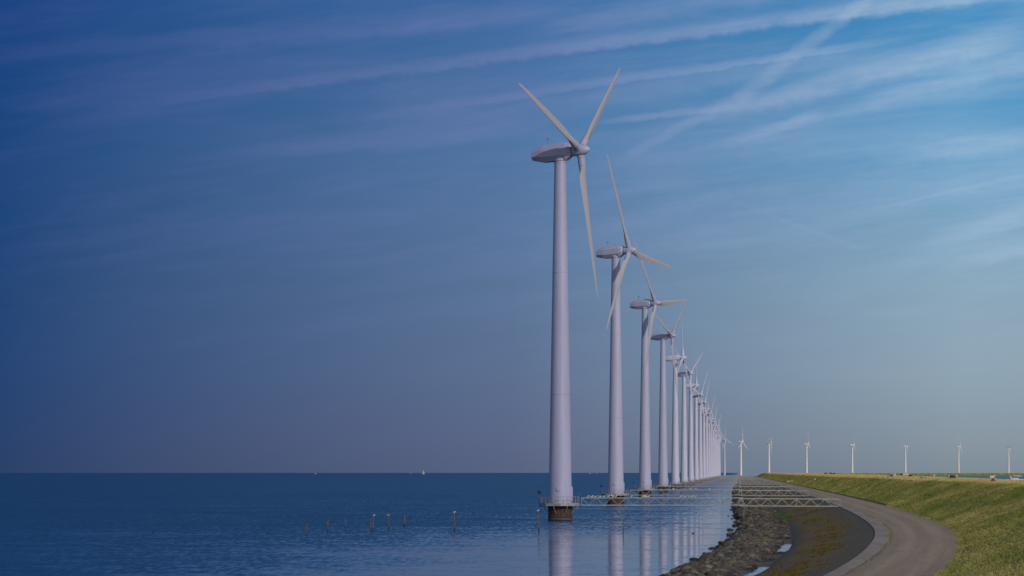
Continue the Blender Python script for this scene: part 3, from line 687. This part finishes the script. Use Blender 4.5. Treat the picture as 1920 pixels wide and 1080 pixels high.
# ------------------------------------------------------------------ footbridges
def side_truss(x0, x1, z0, z1, y, r=.05, vert=None, h=.98):
    mb = MB(); n = max(1, round((x1 - x0) / 1.94)); st = (x1 - x0) / n
    zz_ = lambda x: z0 + (z1 - z0) * (x - x0) / (x1 - x0)
    for hh in (0, h): mb.loft([[(x, y + a, zz_(x) + hh + b_) for a, b_ in ((-r, -r * 1.25), (r, -r * 1.25), (r, r * 1.25), (-r, r * 1.25))] for x in (x0, x1)])
    for k in range(n):
        a, c_, b_ = x0 + st * k, x0 + st * (k + .5), x0 + st * (k + 1)
        mb.tube((a, y, zz_(a) + h - .03), (c_, y, zz_(c_) + .03), r * .72, 5); mb.tube((c_, y, zz_(c_) + .03), (b_, y, zz_(b_) + h - .03), r * .72, 5)
    for x in (x0, x1) + ((vert,) if vert else ()): mb.tube((x, y, zz_(x)), (x, y, zz_(x) + h), r * .85, 5)
    return mb
def bridge_meshes(xa, xj, xb):                             # three x positions relative to the turbine
    d = {}
    d['side_truss'] = [side_truss(xa, xj + .5, 2.08, 2.10, -.55).mesh('side_truss'), side_truss(xa, xj + .5, 2.08, 2.10, .55).mesh('side_truss'),
                       side_truss(xj, xb, 2.0, 1.93, -.60, .055, xj + (xb - xj) * .572).mesh('side_truss'), side_truss(xj, xb, 2.0, 1.93, .60, .055, xj + (xb - xj) * .572).mesh('side_truss')]
    wk = MB().loft([[(x, a, z + b_) for a, b_ in ((-.5, -.05), (.5, -.05), (.5, .0), (-.5, .0))] for x, z in ((xa - .1, 2.12), (xj + .45, 2.14))])
    wk.loft([[(x, a, z + b_) for a, b_ in ((-.53, -.05), (.53, -.05), (.53, .0), (-.53, .0))] for x, z in ((xj + .02, 2.01), (xb, 1.98))])
    d['walkway'] = [wk.mesh('walkway', False)]
    pr = MB()
    for s_ in (-.5, .5): pr.tube((xj + .6, s_, -.6), (xj + .6, s_, 1.93), .06, 8)
    pr.box(xj + .54, xj + .66, -.66, .66, 1.80, 1.92)
    d['pier'] = [pr.mesh('pier', False)]
    gt = MB()
    for s_ in (-.66, .66): gt.tube((xb + .12, s_, 1.6), (xb + .12, s_, 3.0), .05, 6)
    gt.tube((xb + .12, -.66, 2.96), (xb + .12, .66, 2.96), .03, 5).tube((xb + .12, -.66, 2.5), (xb + .12, .66, 2.5), .03, 5)
    d['gate'] = [gt.mesh('gate')]
    for k, l_ in d.items():
        for me in l_: me.materials.append(M['steel_dark' if k == 'pier' else 'steel'])
    return d
XA, XJ, XB = 2.86, 24.2, 37.7
BM = bridge_meshes(XA, XJ, XB)
for i, (x, y) in enumerate(TURB):
    rt = empty('footbridge', (x, y, 0))
    nm = NTH[i + 1]
    tag(rt, 'nearest steel truss footbridge, lined with gulls, from the largest turbine to the road' if i == 0 else f'steel truss footbridge reaching the dike from the {nm} turbine of the straight row', 'footbridge', 'steel footbridges from the turbines to the dike')
    for k, l_ in BM.items():
        for me in l_: link(k, me, None, rt)

# ------------------------------------------------------------------ birds
def gull_meshes():
    b = MB().ell((0, 0, .17), (.19, .085, .085), rot=Matrix.Rotation(R(-14), 3, 'Y')).ell((.17, 0, .29), (.062, .05, .055)).tube((.10, 0, .20), (.17, 0, .28), .055, 8, .045).tube((-.12, 0, .14), (-.27, 0, .10), .045, 6, .015)
    for s_ in (-.03, .03): b.tube((.0, s_, .12), (.01, s_, 0), .012, 5)
    body = b.remeshed('gull', .012)
    wg = MB()
    for s_ in (-1, 1): wg.ell((-.06, s_ * .078, .19), (.19, .022, .055), 10, 6, Matrix.Rotation(R(-10), 3, 'Y'))
    return body, wg.mesh('wing'), MB().tube((.225, 0, .285), (.275, 0, .275), .014, 6, .004).mesh('beak')
G1, G2, G3 = gull_meshes()
for me, k in ((G1, 'gull'), (G2, 'grey_feather'), (G3, 'beak')): me.materials.clear(); me.materials.append(M[k])
def gull(loc, rz, label, group, s_=1.0):
    o = link('gull', G1, None); o.location = loc; o.rotation_euler = (0, 0, rz); o.scale = (s_,) * 3
    tag(o, label, 'gull', group); link('wing', G2, None, o); link('beak', G3, None, o); return o
def corm_mesh(spread):
    b = MB().ell((0, 0, .30), (.16, .11, .24), rot=Matrix.Rotation(R(25), 3, 'Y')).tube((.08, 0, .46), (.13, 0, .68), .06, 8, .04).ell((.16, 0, .72), (.075, .04, .04)).tube((.2, 0, .72), (.31, 0, .735), .022, 6, .008).tube((-.1, 0, .14), (-.22, 0, -.08), .06, 6, .03)
    for s_ in (-.05, .05): b.tube((.02, s_, .15), (.03, s_, 0), .022, 5)
    if spread:
        for s_ in (-1, 1): b.tube((.02, s_ * .08, .42), (-.08, s_ * .42, .50), .07, 8, .05).tube((-.08, s_ * .40, .50), (-.14, s_ * .62, .24), .055, 8, .02)
    return b.remeshed('cormorant', .02)
C1 = corm_mesh(True); C2 = corm_mesh(False)
for me in (C1, C2): me.materials.clear(); me.materials.append(M['black'])
def corm(loc, rz, label, me=None, s_=1.0):
    o = link('cormorant', me or C2, None); o.location = loc; o.rotation_euler = (0, 0, rz); o.scale = (s_,) * 3
    return tag(o, label, 'cormorant', 'dark cormorants on the steelwork')
ORD = ['first', 'second', 'third', 'fourth', 'fifth', 'sixth', 'seventh', 'eighth', 'ninth', 'tenth', 'eleventh', 'twelfth', 'thirteenth', 'fourteenth', 'fifteenth', 'sixteenth', 'seventeenth', 'eighteenth', 'nineteenth', 'twentieth', 'twenty-first', 'twenty-second', 'twenty-third', 'twenty-fourth']
gx = [1102.5, 1109, 1113, 1116, 1123.4, 1125.5, 1132.4, 1141, 1149, 1154.4, 1183.5, 1204.7, 1207.3, 1209.8, 1212.6, 1216.2, 1276.7, 1283.6, 1291.6, 1297.5, 1303.7]
for k, p in enumerate(gx):
    big = 1.15 if k == 8 else random.uniform(.75, .95)
    X = (p - PX) / F * 419.45
    gull((X, 419.45, 3.12), random.choice((0, .4, 2.8, 3.5, -.6)), f'white gull standing {ORD[k]} from the turbine on the rail of the nearest footbridge', 'gulls on the nearest footbridge', big)
for k, p in enumerate((1262, 1294, 1305, 1330)):
    gull(((p - PX) / F * 608.45, 608.45, 3.12), random.choice((0, 3)), f'white gull {ORD[k]} from the left on the second footbridge', 'gulls on the second footbridge', 1.0)
corm(((1247.2 - PX) / F * 419.45, 419.45, 3.13), R(200), 'dark bird standing among the gulls on the nearest footbridge', None, .55)
corm(((1503.5 - PX) / F * 419.4, 419.4, 3.0), R(180), 'black bird on the top rail of the nearest footbridge above the stone slope', None, .6)
corm(((1539.0 - PX) / F * 419.4, 419.4, 2.32), R(180), 'black bird inside the nearest footbridge truss near the road end', None, .6)
for n, (me, lb) in {1: (C1, 'cormorant drying its wings on the post beside the largest turbine'), 2: (C1, 'cormorant on the post beside the second turbine platform'), 3: (C2, 'cormorant on the post beside the third turbine platform')}.items():
    x, y = TURB[n - 1]; corm((x - 2.86, y - .2, 3.53), R(215 if n < 3 else 160), lb, me, .85)
# ducks afloat
duck = MB().ell((0, 0, .06), (.22, .11, .10)).ell((.2, 0, .2), (.07, .05, .055)).tube((.12, 0, .1), (.2, 0, .2), .05, 6, .04).tube((.25, 0, .2), (.33, 0, .18), .025, 6, .01).tube((-.15, 0, .09), (-.3, 0, .14), .05, 6, .015).remeshed('duck', .018)
duck.materials.clear(); duck.materials.append(M['black'])
DK = [((1305, 961.5), 'dark duck swimming below the nearest footbridge between reflections and shore'), ((1299, 1000.5), 'dark duck swimming beside the pale turbine reflections'), ((1365.5, 968), 'dark duck swimming close to the rocks below the nearest footbridge'), ((287, 999), 'dark duck swimming alone at lower left, leftmost on the lake'), ((344, 988), 'upper duck of the pair swimming at lower left'), ((348, 998.5), 'lower duck of the pair swimming at lower left'), ((715.5, 950.5), 'bird afloat on open water above the clustered stakes')]
for (px, py), lb in DK:
    y = CZ * F / (py - PH); o = link('duck', duck, None); o.location = ((px - PX) / F * y, y, 0); o.rotation_euler = (0, 0, random.uniform(-.5, .5)); o.scale = (.6,) * 3
    tag(o, lb, 'duck', 'ducks afloat on the lake')

# ------------------------------------------------------------------ stakes in the lake
STK = [((574.7, 1007), (575.6, 981), .07, 'leftmost wooden stake in the lake, dark and thin', False),
       ((613.3, 998.5), (615, 973.5), .10, 'ragged wooden stake second from the left, leaning right', False),
       ((648.4, 994.6), (647.4, 971.5), .08, 'short wooden stake third from the left, leaning slightly left', False),
       ((695.2, 998), (695.2, 971), .06, 'thin straight stake on the left of the close pair', False),
       ((698.4, 997), (701, 967.8), .09, 'leaning stake on the right of the close pair, gull on top', True),
       ((728.6, 995.3), (728.6, 967.5), .08, 'upright stake with a gull on top, between the pair and the thick stake', True),
       ((757.7, 989), (758.4, 966), .13, 'thick ragged stake, farthest of the left cluster', False),
       ((852.6, 998), (851.8, 962), .08, 'tall lone stake with a gull on top, right of the cluster', True),
       ((1010.6, 997.5), (1008.5, 959), .085, 'tall leaning stake with a gull on top in front of the largest turbine', True),
       ((1168.6, 1000), (1168.6, 971.5), .07, 'bare upright stake beside the second turbine reflection', False)]
for (bx, by), (tx, ty), r_, lb, gl in STK:
    y = CZ * F / (by - PH); x0 = (bx - PX) / F * y; x1 = (tx - PX) / F * y; zt = (by - ty) / F * y
    rt = empty('mooring_stake', (x0, y, 0)); tag(rt, lb, 'stake', 'wooden stakes standing in the lake')
    L = lambda q: (x1 - x0) * q
    wz = .45
    mb = MB(); n_ = 7; rings = []
    for k in range(n_):
        z = wz + (zt - wz) * k / (n_ - 1); rq = r_ * .66 * (1 + .25 * math.sin(k * 2.1 + bx)) * (1.0 if k < n_ - 1 else .6)
        rings.append([(L(z / zt) + rq * math.cos(2 * math.pi * j / 8) + .03 * math.sin(k * 1.9 + bx), rq * math.sin(2 * math.pi * j / 8), z) for j in range(8)])
    link('shaft', mb.loft(rings).mesh('shaft'), M['wood'], rt)
    link('wet_foot', MB().tube((-.02, 0, -.8), (L(wz / zt), 0, wz), r_ * .75, 8).mesh('wet_foot'), M['wood_wet'], rt)
    if gl: gull((x1, y, zt - .01), random.choice((0.2, 2.9)), 'white gull perched on the ' + lb.replace(', gull on top', '').replace(' with a gull on top', ''), 'gulls perched on the stakes', .62)

# ------------------------------------------------------------------ sheep
def sheep_mesh(nm, low):
    b = MB().ell((0, 0, .60), (.52, .26, .27)).ell((.30, 0, .62), (.26, .24, .25)).ell((-.30, 0, .61), (.27, .25, .26))
    hx, hz = (.80, .34) if low else (.72, .88)
    b.tube((.40, 0, .66), (hx - .06, 0, hz), .15, 10, .09).ell((hx, 0, hz - .02), (.16, .085, .09), rot=Matrix.Rotation(R(50 if low else 25), 3, 'Y'))
    for s_ in (-1, 1): b.tube((hx - .08, s_ * .05, hz + .05), (hx - .12, s_ * .17, hz + .03), .03, 6, .015)
    for x_ in (-.34, .32):
        for s_ in (-.13, .13): b.tube((x_, s_, .5), (x_ + (.03 if x_ > 0 else -.05), s_, .27), .075, 8, .045).tube((x_ + (.03 if x_ > 0 else -.05), s_, .29), (x_, s_, 0), .045, 8, .035)
    b.tube((-.52, 0, .62), (-.60, 0, .40), .05, 6, .03)
    return b.remeshed(nm, .03)
SM = {}
for low in (0, 1):
    src = sheep_mesh('sheep', low); src.materials.clear()
    for k in ('wool', 'wool_dark', 'wool_grey'):
        me = src.copy(); me.materials.append(M[k]); SM[(low, k)] = me
SH = [((1666, 894.6), 'wool_grey', 'grey sheep at the left end of the main flock on the crest', 80),
      ((1669.6, 892.8), 'wool', 'pale sheep behind the black one at the left end of the flock', 10),
      ((1671, 894.4), 'wool_dark', 'black sheep at the left end of the main flock', 170),
      ((1677.5, 893.6), 'wool', 'pale sheep on the crest just right of the black sheep in the flock', 60),
      ((1674.8, 896.6), 'wool', 'pale sheep lowest on the slope under the left end of the flock', 100),
      ((1685.8, 892.6), 'wool_grey', 'grey sheep in the middle of the flock, left of a small black one', 95),
      ((1690, 891.2), 'wool_dark', 'small black sheep on the skyline in the middle of the flock', 0),
      ((1695, 891.4), 'wool', 'pale sheep on the skyline right of the small black one', 0),
      ((1699.2, 891.8), 'wool', 'small pale sheep next right on the skyline beneath a turbine', 180),
      ((1705, 892.8), 'wool', 'pale sheep at the right end of the flock', 70),
      ((1706.8, 894.6), 'wool_dark', 'dark sheep low at the right end of the flock', 20),
      ((1712.3, 904), 'wool', 'lone pale sheep on the slope below the flock, facing away', 88),
      ((1729, 899.2), 'wool_grey', 'grey sheep on the left of the grazing pair right of the flock', 150),
      ((1737.6, 899.4), 'wool', 'pale sheep on the right of the grazing pair right of the flock', 95),
      ((1751, 892.8), 'wool', 'pale sheep alone on the skyline against the teal water', 75),
      ((1778.3, 897.8), 'wool_grey', 'pale grey sheep left beside the large black sheep', 85),
      ((1785, 898), 'wool_dark', 'large black sheep beside a pale grey one under a turbine', 15),
      ((1794.7, 895.4), 'wool', 'pale sheep half behind the crest right of the large black sheep', 90),
      ((1858.8, 897.6), 'wool', 'pale sheep on the dry crest at far right, right of the black one', 20),
      ((1863.8, 905), 'wool_grey', 'grey sheep on the green slope below the dry crest at far right', 120),
      ((1892.4, 896), 'wool', 'small pale sheep behind the crest near the yacht mast', 90),
      ((1907.8, 899.6), 'wool_grey', 'grey sheep on the crest right beneath the yacht', 10),
      ((1589.7, 892.4), 'wool', 'white sheep alone on the crest left of a distant turbine', 85),
      ((1548, 890.2), 'wool_dark', 'leftmost of three black sheep on the dry far crest', 0),
      ((1558, 889.8), 'wool_dark', 'middle one of three black sheep on the dry far crest', 180),
      ((1563.6, 890.4), 'wool_dark', 'rightmost of three black sheep on the dry far crest', 0),
      ((1528.2, 901), 'wool', 'lone white sheep far along the green slope', 60),
      ((1477.6, 905.2), 'wool', 'left white sheep of the two beside the far road', 10),
      ((1484.8, 904.6), 'wool_grey', 'right greyish sheep of the two beside the far road', 170)]
for (px, py), k, lb, hd in SH:
    p = ray(px, py, 200, 2500)
    if p is None:
        best = None
        for y in np.arange(280, 2400, 5.0):
            o = R_(y) + RW(y) + 11.6; x = SL * y + o; e = abs(PX + x / y * F - px)
            if best is None or e < best[0]: best = (e, x, y)
        p = Vector((best[1], best[2], hgt(best[1], best[2])))
    o = link('sheep', SM[(1 if hash(lb[:9] + str(px)) and random.random() < .6 else 0, k)], None); o.location = (p.x, p.y, p.z - .03 + .1 * n2d(p.x, p.y)); o.rotation_euler = (0, 0, R(hd)); s_ = min(1.0, max(.62, p.y / 1400)); o.scale = (s_,) * 3
    tag(o, lb, 'sheep', 'sheep grazing on the dike')

# ------------------------------------------------------------------ boats
def hull_rings(L, W, H):
    rg = []
    for q, w_, kz, sh in ((0, .62, .25, .0), (.12, .8, .1, .0), (.35, 1.0, 0, .0), (.6, .92, 0, .03), (.8, .6, .05, .08), (.93, .25, .2, .14), (1, .03, .5, .18)):
        x = (q - .5) * L; wd = W / 2 * w_; top = H * (1 + sh)
        rg.append([(x, -wd, top), (x, -wd * .9, H * .4), (x, -wd * .4, H * (kz - .25)), (x, wd * .4, H * (kz - .25)), (x, wd * .9, H * .4), (x, wd, top)])
    return rg
def yacht(loc, rz, L, mast, sails, label, boom_cover=False):
    rt = empty('sailing_yacht', loc, rz); tag(rt, label, 'sailboat')
    link('hull', MB().loft(hull_rings(L, L * .3, L * .1)).mesh('hull'), M['hull'], rt)
    link('cabin', MB().loft([[(x, -w_, z) for x, w_, z in ()] or [(a, -b_, L * .1 + c_), (a, -b_ * .9, L * .1 + d_), (a, b_ * .9, L * .1 + d_), (a, b_, L * .1 + c_)] for a, b_, c_, d_ in ((-L * .2, L * .09, -.05, L * .05), (L * .12, L * .08, -.05, L * .05), (L * .22, L * .05, -.05, L * .01))]).mesh('cabin'), M['hull'], rt)
    r_ = max(.06, L * .008)
    link('mast', MB().tube((L * .08, 0, L * .1), (L * .08, 0, mast), r_, 8, r_ * .6).mesh('mast'), M['alu'], rt)
    link('boom', MB().tube((L * .08, 0, L * .24), (-L * .42, 0, L * .25), r_ * .8, 6).mesh('boom'), M['alu'], rt)
    if sails:
        link('mainsail', MB().loft([[(L * .07, -.03, L * .26), (-L * .38, -.03, L * .27), (L * .06, -.03, mast * .97)], [(L * .07, .03, L * .26), (-L * .38, .03, L * .27), (L * .06, .03, mast * .97)]]).mesh('mainsail', False), M['sail'], rt)
        link('jib', MB().loft([[(L * .10, -.03, L * .2), (L * .48, -.03, L * .14), (L * .10, -.03, mast * .85)], [(L * .10, .03, L * .2), (L * .48, .03, L * .14), (L * .10, .03, mast * .85)]]).mesh('jib', False), M['sail'], rt)
    if boom_cover:
        link('furled_sail', MB().loft([[(x, r1 * math.cos(2 * math.pi * j / 10), L * .25 + L * .01 * 1 + r1 + r1 * math.sin(2 * math.pi * j / 10)) for j in range(10)] for x, r1 in ((L * .06, .38), (-L * .1, .34), (-L * .3, .26), (-L * .42, .14))]).mesh('furled_sail'), M['sail'], rt)
    return rt
def at(px, Y, z=0): return ((px - PX) / F * Y, Y, z)
yacht(at(793.8, 12800), 0, 11, 18, True, 'small white sailing yacht under sail on the far horizon left of the turbines')
yacht(at(1903.2, 2000, 1.15), R(184), 11, 8.6, False, 'white moored yacht behind the grass crest at the right edge, bare mast', True)
def motorboat(loc, rz, L, label, cover='hull'):
    rt = empty('motorboat', loc, rz); tag(rt, label, 'motorboat')
    link('hull', MB().loft(hull_rings(L, L * .32, L * .13)).mesh('hull'), M['hull'], rt)
    link('cabin' if cover == 'hull' else 'cover', MB().loft([[(a, -b_, L * .12), (a, -b_ * .85, c_), (a, b_ * .85, c_), (a, b_, L * .12)] for a, b_, c_ in ((-L * .3, L * .13, L * .26), (L * .1, L * .12, L * .28), (L * .25, L * .08, L * .15))]).mesh('cabin'), M[cover], rt)
    return rt
motorboat(at(591.5, 15000), 0, 8, 'tiny white motorboat on the horizon at left, left of the sailing yacht')
motorboat(at(770, 21000), 0, 8, 'tiny pale boat on the horizon just left of the sailing yacht')
motorboat(at(1105.7, 17000), 0, 9, 'white boat on the horizon between the two largest turbines')
motorboat(at(1119.3, 17500), 0, 6, 'smaller white boat on the horizon right of another between the largest turbines')
motorboat(at(1806, 1500, 1.15), R(80), 7, 'small moored boat with a blue cover behind the sheep dike', 'blue')
